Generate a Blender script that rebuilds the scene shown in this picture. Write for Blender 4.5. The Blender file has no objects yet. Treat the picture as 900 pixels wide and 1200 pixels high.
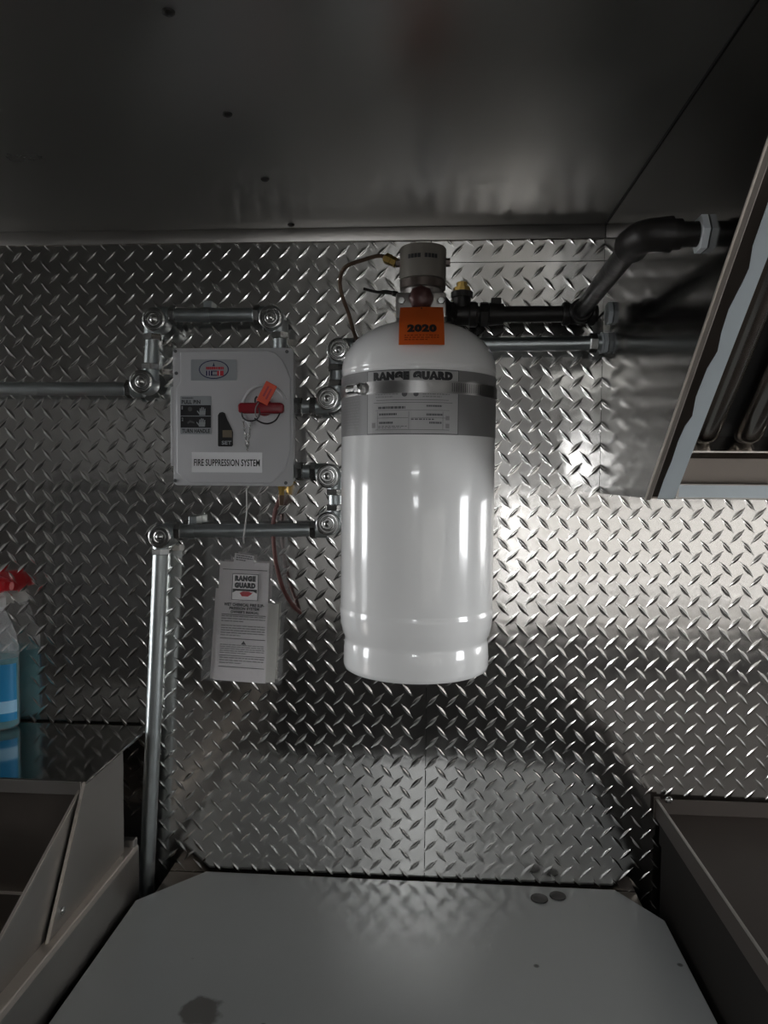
import bpy, bmesh, math, random
from mathutils import Vector, Matrix
random.seed(7)
SC = bpy.context.scene
COL = SC.collection
R = math.radians

# ------------------------------------------------------------------ camera
YAW, PITCH, ROLL, FPX = R(3.92), R(-2.79), R(0.474), 880.0
CAM = Vector((0.0, -1.1, 1.5))
FWD = Vector((-math.sin(YAW)*math.cos(PITCH), math.cos(YAW)*math.cos(PITCH), math.sin(PITCH)))
_r = Vector((math.cos(YAW), math.sin(YAW), 0)); _u = _r.cross(FWD)
RIGHT = math.cos(ROLL)*_r + math.sin(ROLL)*_u
UP = -math.sin(ROLL)*_r + math.cos(ROLL)*_u
cd = bpy.data.cameras.new('camera'); cam = bpy.data.objects.new('camera', cd); COL.objects.link(cam)
cam.matrix_world = Matrix((( RIGHT.x, UP.x, -FWD.x, CAM.x), (RIGHT.y, UP.y, -FWD.y, CAM.y), (RIGHT.z, UP.z, -FWD.z, CAM.z), (0, 0, 0, 1)))
cd.sensor_fit = 'VERTICAL'; cd.sensor_height = 36; cd.sensor_width = 27; cd.lens = 36*FPX/1200
cd.clip_start = 0.02
SC.camera = cam

# ------------------------------------------------------------------ world, daylight, exposure
w = bpy.data.worlds.new('overcast_sky'); SC.world = w; w.use_nodes = True
bgn = w.node_tree.nodes['Background']; bgn.inputs[0].default_value = (0.97, 0.985, 1.0, 1); bgn.inputs[1].default_value = 7.5
vs = SC.view_settings
vs.view_transform = 'Standard'; vs.look = 'None'; vs.gamma = 1; vs.use_curve_mapping = False
vs.exposure = 1.2
ROOM = dict(x0=-2.05, x1=2.25, y0=-2.25, zc=1.857)
WIN1 = (0.26, 1.75, 0.985, 1.42)          # service hatch in the front wall: x0, x1, z0, z1
WIN2 = (-1.22, -0.58, 1.02, 1.62)         # window in the right end wall: y0, y1, z0, z1
DOOR = (-0.68, -0.34, 0.85, 1.72)         # window in the left end wall: y0, y1, z0, z1

WIN3 = (-.15, .06, 1.49, 1.63)           # small window in the front wall straight behind the photographer
FILL_VENT = (-.22, .08, -1.85, -1.55)          # unseen roof opening added to brighten the worktop: x0, x1, y0, y1
def portal(name, loc, rot, sx, sy):
    l = bpy.data.lights.new(name, 'AREA'); l.shape = 'RECTANGLE'; l.size = sx; l.size_y = sy
    l.cycles.is_portal = True
    o = bpy.data.objects.new(name, l); COL.objects.link(o); o.location = loc; o.rotation_euler = rot
portal('hatch_daylight', ((WIN1[0]+WIN1[1])/2, ROOM['y0']-.02, (WIN1[2]+WIN1[3])/2), (R(90), 0, 0), WIN1[1]-WIN1[0], WIN1[3]-WIN1[2])
portal('end_window_daylight', (ROOM['x1']+.02, (WIN2[0]+WIN2[1])/2, (WIN2[2]+WIN2[3])/2), (0, R(90), 0), WIN2[3]-WIN2[2], WIN2[1]-WIN2[0])
portal('left_window_daylight', (ROOM['x0']-.02, (DOOR[0]+DOOR[1])/2, (DOOR[2]+DOOR[3])/2), (0, R(-90), 0), DOOR[3]-DOOR[2], DOOR[1]-DOOR[0])
portal('small_window_daylight', ((WIN3[0]+WIN3[1])/2, ROOM['y0']-.02, (WIN3[2]+WIN3[3])/2), (R(90), 0, 0), WIN3[1]-WIN3[0], WIN3[3]-WIN3[2])
portal('fill_vent_daylight', ((FILL_VENT[0]+FILL_VENT[1])/2, (FILL_VENT[2]+FILL_VENT[3])/2, ROOM['zc']+.04), (0, 0, 0), FILL_VENT[1]-FILL_VENT[0], FILL_VENT[3]-FILL_VENT[2])

def at(px, py, k, v):
    """The point of the plane <axis k = v> that the photograph shows at pixel px, py."""
    d = ((px-450)/FPX)*RIGHT - ((py-600)/FPX)*UP + FWD
    i = 'xyz'.index(k)
    return CAM + d*((v-CAM[i])/d[i])

# ------------------------------------------------------------------ materials
def mat(name, col, rough=.5, metal=0., bump=None, bscale=40., bstr=.1, var=0., vscale=8., rvar=0., stretch=None, coat=0., aniso=None, spec=.5, trans=0., ior=1.45, alpha=1.):
    m = bpy.data.materials.new(name); m.use_nodes = True
    nt = m.node_tree; N = nt.nodes; L = nt.links; b = N['Principled BSDF']
    c = (*col, 1)
    b.inputs['Base Color'].default_value = c; b.inputs['Roughness'].default_value = rough; b.inputs['Metallic'].default_value = metal
    b.inputs['Coat Weight'].default_value = coat; b.inputs['Coat Roughness'].default_value = .06
    b.inputs['Specular IOR Level'].default_value = spec; b.inputs['Transmission Weight'].default_value = trans
    b.inputs['IOR'].default_value = ior; b.inputs['Alpha'].default_value = alpha
    tc = N.new('ShaderNodeTexCoord'); src = tc.outputs['Object']
    if stretch:
        mp = N.new('ShaderNodeMapping'); mp.inputs['Scale'].default_value = stretch; L.new(src, mp.inputs[0]); src = mp.outputs[0]
    if var or rvar:
        n = N.new('ShaderNodeTexNoise'); n.inputs['Scale'].default_value = vscale; n.inputs['Detail'].default_value = 6; n.inputs['Roughness'].default_value = .6
        L.new(src, n.inputs['Vector'])
        if var:
            mx = N.new('ShaderNodeMix'); mx.data_type = 'RGBA'
            mx.inputs[6].default_value = (*[max(0, x*(1-var)) for x in col], 1); mx.inputs[7].default_value = (*[min(1, x*(1+var)) for x in col], 1)
            L.new(n.outputs[0], mx.inputs[0]); L.new(mx.outputs[2], b.inputs['Base Color'])
        if rvar:
            mr = N.new('ShaderNodeMapRange'); mr.inputs[1].default_value = .3; mr.inputs[2].default_value = .7
            mr.inputs[3].default_value = max(.02, rough-rvar); mr.inputs[4].default_value = rough+rvar
            L.new(n.outputs[0], mr.inputs[0]); L.new(mr.outputs[0], b.inputs['Roughness'])
    if bump:
        n2 = N.new('ShaderNodeTexNoise'); n2.inputs['Scale'].default_value = bscale; n2.inputs['Detail'].default_value = 3
        L.new(src, n2.inputs['Vector'])
        bp = N.new('ShaderNodeBump'); bp.inputs['Strength'].default_value = bstr; bp.inputs['Distance'].default_value = bump
        L.new(n2.outputs[0], bp.inputs['Height']); L.new(bp.outputs[0], b.inputs['Normal'])
    return m

M = {}
M['tread'] = mat('tread_plate_aluminium', (.70, .685, .665), .13, 1, bump=.004, bscale=11, bstr=.16, rvar=.03, vscale=30, var=.04)
M['steel'] = mat('brushed_stainless', (.47, .45, .43), .36, 1, rvar=.05, vscale=9, var=.05, bump=.0015, bscale=4, bstr=.06)
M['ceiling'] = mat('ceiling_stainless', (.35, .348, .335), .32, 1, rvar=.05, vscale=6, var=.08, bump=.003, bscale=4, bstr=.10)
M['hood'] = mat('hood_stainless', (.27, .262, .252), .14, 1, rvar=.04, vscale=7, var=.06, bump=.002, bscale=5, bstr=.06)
M['steel_dark'] = mat('dark_brown_stainless', (.20, .175, .155), .36, 1, rvar=.06, vscale=9, var=.15)  # dark brown; on the griddle back splash it is shade put into the colour
M['steel_edge'] = mat('folded_steel_edge', (.60, .545, .49), .42, .8, var=.05)
M['baffle'] = mat('filter_steel', (.52, .49, .46), .20, 1, rvar=.05, vscale=30, var=.1)
M['galv'] = mat('galvanised_steel', (.46, .495, .50), .38, 1, rvar=.05, vscale=60, var=.05)
M['chrome'] = mat('bright_zinc', (.54, .54, .53), .20, 1, rvar=.04, vscale=80)
M['zincnut'] = mat('zinc_locknut', (.80, .84, .87), .40, 0, var=.05)
M['iron'] = mat('black_iron_pipe', (.022, .020, .019), .42, .35, bump=.0006, bscale=220, bstr=.3, rvar=.08, vscale=60)
M['brass'] = mat('brass', (.40, .27, .085), .38, 1, var=.08)
M['copper'] = mat('aged_copper_tube', (.105, .070, .050), .42, .7, var=.15, vscale=60)
M['redtube'] = mat('reddish_brown_tube', (.105, .040, .036), .40, .3, var=.1)
M['white'] = mat('white_enamel', (.88, .88, .875), .17, 0, coat=.6, bump=.0008, bscale=60, bstr=.06)
M['band'] = mat('silver_label_film', (.20, .196, .196), .42, 0, var=.03)
M['panel'] = mat('label_panel_grey', (.40, .395, .395), .42, 0, var=.03)
M['ledge'] = mat('polished_ledge_steel', (.42, .41, .40), .09, 1, rvar=.03, vscale=25, var=.15, bump=.002, bscale=14, bstr=.12)
M['strap'] = mat('clamp_strap_steel', (.34, .335, .33), .32, 1, var=.05)
M['deck'] = mat('scorched_cooker_deck', (.060, .049, .042), .5, .2, var=.2, vscale=5)
M['cooker_shade'] = mat('shaded_cooker_side', (.020, .018, .016), .7, 0, var=.15, spec=.2)  # near-black because the shade on the cooker side is put into its colour
M['ink'] = mat('black_ink', (.018, .018, .020), .45)
M['ink_grey'] = mat('grey_ink', (.095, .095, .10), .5)
M['ink_soft'] = mat('faded_grey_print', (.24, .235, .235), .5)
M['ink_red'] = mat('red_ink', (.50, .035, .05), .45)
M['ink_blue'] = mat('dark_blue_ink', (.025, .025, .09), .45)
M['boxpaint'] = mat('light_grey_box_paint', (.50, .50, .515), .42, 0, bump=.0004, bscale=500, bstr=.25)
M['sticker'] = mat('silver_sticker', (.36, .38, .40), .35, .25)
M['whitesticker'] = mat('pale_silver_sticker', (.82, .82, .84), .35, 0)
M['blackplastic'] = mat('black_plastic', (.016, .016, .017), .35)
M['amber'] = mat('dull_amber_plate', (.16, .13, .09), .5)
M['red'] = mat('red_plastic_handle', (.22, .010, .018), .35)
M['tagred'] = mat('orange_red_plastic_tag', (.80, .085, .030), .45)
M['orange'] = mat('orange_card', (.85, .20, .034), .6, var=.04)
M['orange_ink'] = mat('brown_orange_print', (.42, .06, .012), .6)
M['headplastic'] = mat('beige_control_head', (.185, .17, .148), .45, .1, var=.05)
M['headband'] = mat('dark_bronze_band', (.095, .075, .065), .38, .4, var=.1)
M['maroon'] = mat('dark_maroon_cap', (.075, .032, .030), .32, .2)
M['paper'] = mat('white_paper', (.88, .85, .86), .75, var=.03)
M['paper2'] = mat('cream_paper', (.78, .77, .73), .75, var=.03)
M['string'] = mat('white_string', (.60, .59, .58), .8)
M['film'] = mat('blue_grey_protective_film', (.60, .665, .70), .36, 0, var=.05, vscale=30, bump=.0008, bscale=60, bstr=.3)
M['wallpaint'] = mat('front_wall_panel', (.62, .615, .60), .45, 0, var=.04)
M['sky_screen'] = mat('dim_sky_screen', (.098, .093, .086), .85, 0, var=.08, vscale=2)  # colour of the screen added outside the hatch
M['floor'] = mat('dark_grey_floor', (.10, .098, .095), .6, 0, bump=.001, bscale=150, bstr=.4, var=.2)
M['asphalt'] = mat('asphalt', (.12, .12, .12), .9, 0, bump=.01, bscale=40, bstr=.5, var=.2)
M['dark'] = mat('dark_cabinet_paint', (.030, .029, .028), .5, var=.1)
M['grease'] = mat('dark_rubber_disc', (.020, .018, .018), .35, var=.2, vscale=60)
M['redcap'] = mat('red_sprayer_plastic', (.62, .02, .03), .30, coat=.3)
M['whiteplastic'] = mat('white_plastic', (.70, .70, .69), .35)
M['bluelabel'] = mat('blue_bottle_label', (.01, .22, .46), .4)
M['lightlabel'] = mat('pale_blue_label', (.30, .55, .75), .35)
M['liquid'] = mat('teal_cleaning_liquid', (.012, .28, .34), .06, 0, trans=.35, ior=1.2)

def counter_mat():
    m = mat('grey_painted_sheet', (.47, .49, .49), .33, .2, rvar=.06, vscale=5, var=.07, bump=.0015, bscale=3, bstr=.12)
    nt = m.node_tree; N = nt.nodes; L = nt.links; b = N['Principled BSDF']
    src = b.inputs['Base Color'].links[0].from_socket
    tc = N.new('ShaderNodeTexCoord')
    # dried water mark and small specks, in the sheet's own coordinates
    nz = N.new('ShaderNodeTexNoise'); nz.inputs['Scale'].default_value = 22; nz.inputs['Detail'].default_value = 4
    L.new(tc.outputs['Object'], nz.inputs['Vector'])
    mixv = N.new('ShaderNodeMix'); mixv.data_type = 'VECTOR'; mixv.inputs[0].default_value = .055
    L.new(tc.outputs['Object'], mixv.inputs[4]); L.new(nz.outputs['Color'], mixv.inputs[5])
    last = src
    q = at(237, 1184, 'z', .897)
    dist = N.new('ShaderNodeVectorMath'); dist.operation = 'DISTANCE'
    org = counter_origin
    c0 = (Vector(q)-org); nzm = Vector((.5, .5, .5))
    dist.inputs[1].default_value = c0*(1-.055)+nzm*.055
    L.new(mixv.outputs[1], dist.inputs[0])
    mr = N.new('ShaderNodeMapRange'); mr.inputs[1].default_value = .024; mr.inputs[2].default_value = .018; mr.inputs[3].default_value = 0; mr.inputs[4].default_value = .75
    L.new(dist.outputs['Value'], mr.inputs[0])
    mx = N.new('ShaderNodeMix'); mx.data_type = 'RGBA'; mx.inputs[7].default_value = (.12, .105, .095, 1)
    L.new(mr.outputs[0], mx.inputs[0]); L.new(last, mx.inputs[6]); last = mx.outputs[2]
    vo = N.new('ShaderNodeTexVoronoi'); vo.inputs['Scale'].default_value = 16; L.new(tc.outputs['Object'], vo.inputs['Vector'])
    sp = N.new('ShaderNodeMapRange'); sp.inputs[1].default_value = .075; sp.inputs[2].default_value = .045; sp.inputs[3].default_value = 0; sp.inputs[4].default_value = .8
    L.new(vo.outputs['Distance'], sp.inputs[0])
    wn = N.new('ShaderNodeTexWhiteNoise'); wn.noise_dimensions = '3D'; L.new(vo.outputs['Position'], wn.inputs['Vector'])
    gt = N.new('ShaderNodeMath'); gt.operation = 'GREATER_THAN'; gt.inputs[1].default_value = .5; L.new(wn.outputs['Value'], gt.inputs[0])
    mu = N.new('ShaderNodeMath'); mu.operation = 'MULTIPLY'; L.new(sp.outputs[0], mu.inputs[0]); L.new(gt.outputs[0], mu.inputs[1])
    mx2 = N.new('ShaderNodeMix'); mx2.data_type = 'RGBA'; mx2.inputs[7].default_value = (.05, .048, .045, 1)
    L.new(mu.outputs[0], mx2.inputs[0]); L.new(last, mx2.inputs[6])
    L.new(mx2.outputs[2], b.inputs['Base Color'])
    return m
counter_origin = Vector((-.05, -.24, .897))
M['counter'] = counter_mat()

def bag_mat(name='clear_polythene', fac=.10):
    m = bpy.data.materials.new(name); m.use_nodes = True
    nt = m.node_tree; N = nt.nodes; L = nt.links
    b = N['Principled BSDF']; b.inputs['Base Color'].default_value = (.62, .63, .64, 1); b.inputs['Roughness'].default_value = .22
    n = N.new('ShaderNodeTexNoise'); n.inputs['Scale'].default_value = 45; n.inputs['Detail'].default_value = 4
    tc = N.new('ShaderNodeTexCoord'); L.new(tc.outputs['Object'], n.inputs['Vector'])
    bp = N.new('ShaderNodeBump'); bp.inputs['Strength'].default_value = .35; bp.inputs['Distance'].default_value = .003
    L.new(n.outputs[0], bp.inputs['Height']); L.new(bp.outputs[0], b.inputs['Normal'])
    t = N.new('ShaderNodeBsdfTransparent'); mx = N.new('ShaderNodeMixShader'); mx.inputs[0].default_value = fac
    L.new(t.outputs[0], mx.inputs[1]); L.new(b.outputs[0], mx.inputs[2]); L.new(mx.outputs[0], N['Material Output'].inputs['Surface'])
    return m
M['bag'] = bag_mat()
M['clear'] = bag_mat('clear_bottle_plastic', .20)

# ------------------------------------------------------------------ builders
class MB:
    def __init__(self): self.bm = bmesh.new()
    def _merge(self, t):
        me = bpy.data.meshes.new('tmp'); t.to_mesh(me); t.free(); self.bm.from_mesh(me); bpy.data.meshes.remove(me)
    def box(self, x0, x1, y0, y1, z0, z1, bev=0., seg=1, mtx=None):
        t = bmesh.new(); bmesh.ops.create_cube(t, size=1)
        bmesh.ops.scale(t, vec=(x1-x0, y1-y0, z1-z0), verts=t.verts)
        bmesh.ops.translate(t, vec=((x0+x1)/2, (y0+y1)/2, (z0+z1)/2), verts=t.verts)
        if bev: bmesh.ops.bevel(t, geom=t.edges[:], offset=bev, segments=seg, affect='EDGES', profile=.5)
        if mtx: bmesh.ops.transform(t, matrix=mtx, verts=t.verts)
        self._merge(t); return self
    def prism(self, pts, axis, a, b, bev=0., seg=1):
        """A flat outline (2-D points in the two other axes, xyz order) extruded along axis from a to b."""
        t = bmesh.new()
        def mk(p, c):
            return {'x': (c, p[0], p[1]), 'y': (p[0], c, p[1]), 'z': (p[0], p[1], c)}[axis]
        f = t.faces.new([t.verts.new(mk(p, a)) for p in pts])
        r = bmesh.ops.extrude_face_region(t, geom=[f])
        d = {'x': (b-a, 0, 0), 'y': (0, b-a, 0), 'z': (0, 0, b-a)}[axis]
        bmesh.ops.translate(t, vec=d, verts=[e for e in r['geom'] if isinstance(e, bmesh.types.BMVert)])
        bmesh.ops.recalc_face_normals(t, faces=t.faces)
        if bev: bmesh.ops.bevel(t, geom=t.edges[:], offset=bev, segments=seg, affect='EDGES', profile=.5)
        self._merge(t); return self
    def lathe(self, prof, org, axis='z', n=48, a0=0., a1=None, sgn=1):
        """prof: (radius, height) pairs along the axis from org."""
        t = bmesh.new(); full = a1 is None; a1 = 2*math.pi if full else a1
        k = n if full else n+1
        rows = []
        for r, h in prof:
            row = []
            for i in range(k):
                a = a0+(a1-a0)*i/n
                u, v = r*math.cos(a), r*math.sin(a)
                p = {'z': (u, v, h*sgn), 'y': (u, h*sgn, v), 'x': (h*sgn, u, v)}[axis]
                row.append(t.verts.new(Vector(p)+Vector(org)))
            rows.append(row)
        for j in range(len(rows)-1):
            for i in range(n):
                i2 = (i+1) % k
                t.faces.new((rows[j][i], rows[j][i2], rows[j+1][i2], rows[j+1][i]))
        if full:
            for row, (r, h) in ((rows[0], prof[0]), (rows[-1], prof[-1])):
                if r > 1e-5: t.faces.new(row)
        bmesh.ops.remove_doubles(t, verts=t.verts, dist=1e-6)
        bmesh.ops.recalc_face_normals(t, faces=t.faces)
        self._merge(t); return self
    def tube(self, pts, r, n=12, caps=True, close=False):
        t = bmesh.new(); pts = [Vector(p) for p in pts]; m = len(pts)
        rr = r if isinstance(r, (list, tuple)) else [r]*m
        rows = []; ref = None
        for i, p in enumerate(pts):
            if close: d = (pts[(i+1) % m]-pts[i-1]).normalized()
            else: d = (pts[min(i+1, m-1)]-pts[max(i-1, 0)]).normalized()
            if ref is None:
                ref = d.orthogonal().normalized()
            ref = (ref-d*ref.dot(d)).normalized(); q = d.cross(ref)
            rows.append([t.verts.new(p+rr[i]*(math.cos(2*math.pi*k/n)*ref+math.sin(2*math.pi*k/n)*q)) for k in range(n)])
        for j in range(m if close else m-1):
            a, b = rows[j], rows[(j+1) % m]
            for k in range(n): t.faces.new((a[k], a[(k+1) % n], b[(k+1) % n], b[k]))
        if caps and not close: t.faces.new(rows[0]); t.faces.new(rows[-1])
        bmesh.ops.recalc_face_normals(t, faces=t.faces)
        self._merge(t); return self
    def ball(self, c, r, sub=2, sc=(1, 1, 1)):
        t = bmesh.new(); bmesh.ops.create_icosphere(t, subdivisions=sub, radius=r)
        bmesh.ops.scale(t, vec=sc, verts=t.verts); bmesh.ops.translate(t, vec=c, verts=t.verts); self._merge(t); return self
    def squash(self, mtx): bmesh.ops.transform(self.bm, matrix=mtx, verts=self.bm.verts); return self
    def build(self, name, m, parent=None, smooth=35, origin=None):
        me = bpy.data.meshes.new(name); self.bm.to_mesh(me); self.bm.free()
        return link(name, me, m, parent, smooth, origin)

def base_of(o):
    v = Vector((0, 0, 0))
    while o is not None: v = v+o.location; o = o.parent
    return v
def link(name, me, m, parent=None, smooth=35, origin=None):
    me.materials.append(M[m] if isinstance(m, str) else m)
    if smooth and len(me.polygons):
        me.polygons.foreach_set('use_smooth', [True]*len(me.polygons)); me.set_sharp_from_angle(angle=R(smooth))
    o = bpy.data.objects.new(name, me); COL.objects.link(o)
    if parent is not None:
        me.transform(Matrix.Translation(-base_of(parent))); o.parent = parent
    elif origin is not None:
        me.transform(Matrix.Translation(-Vector(origin))); o.location = origin
    return o
def tag(o, label=None, cat=None, group=None, kind=None):
    if label: o['label'] = label
    if cat: o['category'] = cat
    if group: o['group'] = group
    if kind: o['kind'] = kind
    return o
def thing(name, loc, label, cat, group=None):
    o = bpy.data.objects.new(name, None); COL.objects.link(o); o.location = loc; o.empty_display_size = .05
    return tag(o, label, cat, group)
def struct(o): o['kind'] = 'structure'; return o
def bezier(pts, n=10):
    """Catmull-Rom through pts."""
    P = [Vector(p) for p in pts]; P = [2*P[0]-P[1]]+P+[2*P[-1]-P[-2]]; out = []
    for i in range(1, len(P)-2):
        for k in range(n):
            t = k/n; a, b, c, d = P[i-1:i+3]
            out.append(.5*((2*b)+(c-a)*t+(2*a-5*b+4*c-d)*t*t+(3*b-a-3*c+d)*t**3))
    out.append(P[-2]); return out
def rrect(x0, x1, z0, z1, r, n=5):
    out = []
    for cx, cz, a in ((x1-r, z1-r, 0), (x0+r, z1-r, 90), (x0+r, z0+r, 180), (x1-r, z0+r, 270)):
        for k in range(n+1):
            t = R(a+90*k/n); out.append((cx+r*math.cos(t), cz+r*math.sin(t)))
    return out
def printed(name, polys, mapf, m, parent):
    """Flat print: a list of 2-D outlines laid on a surface by mapf(u, v)."""
    bm = bmesh.new()
    for pl in polys:
        f = bm.faces.new([bm.verts.new(mapf(u, v)) for u, v in pl])
    bmesh.ops.triangulate(bm, faces=[f for f in bm.faces if len(f.verts) > 4])
    me = bpy.data.meshes.new(name); bm.to_mesh(me); bm.free()
    o = link(name, me, m, parent, smooth=0)
    if name.endswith('print'): o['kind'] = 'stuff'
    return o
def lettering(text, u0, u1, v0, v1, mapf, m, parent, bold=.02, name='lettering', shear=0.):
    """Text laid in the rectangle u0..u1, v0..v1 of a surface."""
    cu = bpy.data.curves.new('text', 'FONT'); cu.body = text; cu.offset = bold; cu.shear = shear; cu.resolution_u = 3; cu.space_character = 1+bold*2
    o = bpy.data.objects.new('text', cu); COL.objects.link(o)
    dg = bpy.context.evaluated_depsgraph_get()
    me = bpy.data.meshes.new_from_object(o.evaluated_get(dg)); me.name = name
    bpy.data.objects.remove(o); bpy.data.curves.remove(cu)
    xs = [v.co.x for v in me.vertices]; ys = [v.co.y for v in me.vertices]
    ax, bx, ay, by = min(xs), max(xs), min(ys), max(ys)
    for v in me.vertices:
        v.co = mapf(u0+(v.co.x-ax)/(bx-ax)*(u1-u0), v0+(v.co.y-ay)/(by-ay)*(v1-v0))
    me.materials.clear()
    return link(name, me, m, parent, smooth=0)
def bars(u0, u1, v0, v1, rows, fill=.45, gap=.02, seedv=1, last=.6):
    """Lines of small print too fine to read: short dashes in rows."""
    rnd = random.Random(seedv); out = []; dv = (v1-v0)/rows
    for r_ in range(rows):
        y1 = v1-dv*r_; y0 = y1-dv*fill; x = u0; end = u1 if r_ < rows-1 else u0+(u1-u0)*last
        while x < end:
            wd = (u1-u0)*rnd.uniform(.05, .14); e = min(end, x+wd)
            out.append([(x, y0), (e, y0), (e, y1), (x, y1)]); x = e+(u1-u0)*gap
    return out
def rect(u0, u1, v0, v1): return [(u0, v0), (u1, v0), (u1, v1), (u0, v1)]

# ------------------------------------------------------------------ the room
X0, X1, Y0, ZC = ROOM['x0'], ROOM['x1'], ROOM['y0'], ROOM['zc']
struct(MB().box(X0, X1, Y0, .0, -.05, 0).build('floor', 'floor'))
g = struct(MB().box(-14, 14, -14, 12, -.62, -.55).build('ground', 'asphalt'))
wb = struct(MB().box(X0, X1, .003, .05, 0, ZC+.05).build('wall_back', 'dark'))
# tread plate sheets with raised lugs
PX, PZ = .02873, .03125
def lugs(x0, x1, z0, z1, rx, rz, parent):
    V, F = [], []
    a, b, h = .0096, .0017, .00078
    cross = ((-4.4, 0), (-2.4, .016), (-1.3, .06), (-.62, .60), (0, 1), (.62, .60), (1.3, .06), (2.4, .016), (4.4, 0))
    T = (-1.5, -.97, -.75, -.4, 0, .4, .75, .97, 1.5)
    def lug(cx, cz, ang):
        base = len(V); ca, sa = math.cos(ang), math.sin(ang)
        for t in T:
            tt = max(0, 1-t*t)
            wv = b*(.35+.65*tt**.7); hv = h*(tt**.55)+(0.00003 if abs(t) < 1 else 0)
            for c, hh in cross:
                u, v = a*t, c*wv
                V.append((cx+u*ca-v*sa, -.00005-hv*hh, cz+u*sa+v*ca))
        m = len(cross)
        for i in range(len(T)-1):
            for j in range(m-1):
                q = base+i*m+j; F.append((q, q+1, q+m+1, q+m))
    i0, i1 = math.floor((x0-rx)/PX)-1, math.ceil((x1-rx)/PX)+1
    k0, k1 = math.floor((z0-rz)/PZ)-1, math.ceil((z1-rz)/PZ)+1
    for i in range(i0, i1):
        for k in range(k0, k1):
            for ox, oz, ang in ((0, 0, R(-49)), (.5, .5, R(45))):
                x, z = rx+(i+ox)*PX, rz+(k+oz)*PZ
                if x0+.004 < x < x1-.004 and z0+.004 < z < z1-.004: lug(x, z, ang)
    me = bpy.data.meshes.new('tread_lugs'); me.from_pydata(V, [], F); me.update()
    o = link('tread_lugs', me, 'tread', parent, smooth=80); o['kind'] = 'stuff'
JX, JZ = -.0102, 1.8065
for x0, x1, z0, z1, rx, rz in ((-1.15, JX-.0006, .62, ZC, -.3549, 1.0258), (JX+.0006, 1.15, .62, JZ-.0005, .157, 1.4325), (JX+.0006, .9, JZ+.0005, ZC, .157, 1.4325)):
    s = MB().box(x0, x1, 0, .003, z0, z1).build('tread_sheet', 'tread', wb)
    lugs(x0, x1, z0, z1, rx, rz, s)
# ceiling with its row of screws
ce = struct(MB().box(X0, X1, FILL_VENT[3], .003, ZC, ZC+.05).box(X0, X1, Y0, FILL_VENT[2], ZC, ZC+.05).box(X0, FILL_VENT[0], FILL_VENT[2], FILL_VENT[3], ZC, ZC+.05).box(FILL_VENT[1], X1, FILL_VENT[2], FILL_VENT[3], ZC, ZC+.05).build('ceiling', 'ceiling'))
for i in range(9):
    y = -.0205-.1645*i
    MB().lathe([(.0052, 0), (.0050, -.0012), (.0030, -.0026), (.0001, -.0030)], (-.2105, y, ZC), n=16).build('ceiling_screw', 'iron', ce)
struct(MB().box(-1.15, .2349, -.0045, -.0018, 1.8375, ZC, bev=.0012, seg=2).build('trim_1', 'steel'))
# seam between ceiling sheet and hood
struct(MB().box(.2330, .2352, -.8, -.004, ZC-.0012, ZC, bev=.0004).build('trim_2', 'dark'))
def wall_with_hole(name, axis, c0, c1, a0, a1, z0, z1, hole):
    h0, h1, hz0, hz1 = hole; mb = MB()
    for p in ((a0, h0, z0, z1), (h1, a1, z0, z1), (h0, h1, z0, hz0), (h0, h1, hz1, z1)):
        if axis == 'y': mb.box(p[0], p[1], c0, c1, p[2], p[3])
        else: mb.box(c0, c1, p[0], p[1], p[2], p[3])
    return struct(mb.build(name, 'wallpaint', smooth=0))
mb = MB()
for p in ((X0, WIN3[0], 0, ZC), (WIN3[0], WIN3[1], 0, WIN3[2]), (WIN3[0], WIN3[1], WIN3[3], ZC), (WIN3[1], WIN1[0], 0, ZC), (WIN1[0], WIN1[1], 0, WIN1[2]), (WIN1[0], WIN1[1], WIN1[3], ZC), (WIN1[1], X1, 0, ZC)):
    mb.box(p[0], p[1], Y0-.05, Y0, p[2], p[3])
struct(mb.build('wall_front', 'wallpaint', smooth=0))
wall_with_hole('wall_right', 'x', X1, X1+.05, Y0, .05, 0, ZC, WIN2)
wall_with_hole('wall_left', 'x', X0-.05, X0, Y0, .05, 0, ZC, DOOR)
def frame(name, axis, c0, c1, hole, t=.03):
    a, b, z0, z1 = hole; mb = MB()
    for p in ((a-t, a, z0-t, z1+t), (b, b+t, z0-t, z1+t), (a, b, z0-t, z0), (a, b, z1, z1+t)):
        if axis == 'y': mb.box(p[0], p[1], c0, c1, p[2], p[3])
        else: mb.box(c0, c1, p[0], p[1], p[2], p[3])
    return struct(mb.build(name, 'steel', smooth=0))
frame('window_1', 'y', Y0, Y0+.008, WIN1)
frame('window_2', 'x', X1-.008, X1, WIN2)
frame('window_3', 'x', X0, X0+.008, DOOR)
frame('window_4', 'y', Y0, Y0+.008, WIN3)
fc = thing('serving_counter', (.6, -2.0, 0), 'long steel serving counter under the hatch opposite the tread plate wall', 'counter')
MB().box(-.6, 2.0, -2.24, -1.85, .90, .93, bev=.003).build('worktop', 'steel', fc)
MB().box(-.58, 1.98, -2.235, -1.88, .0, .90).build('cabinet_body', 'dark', fc)

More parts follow.
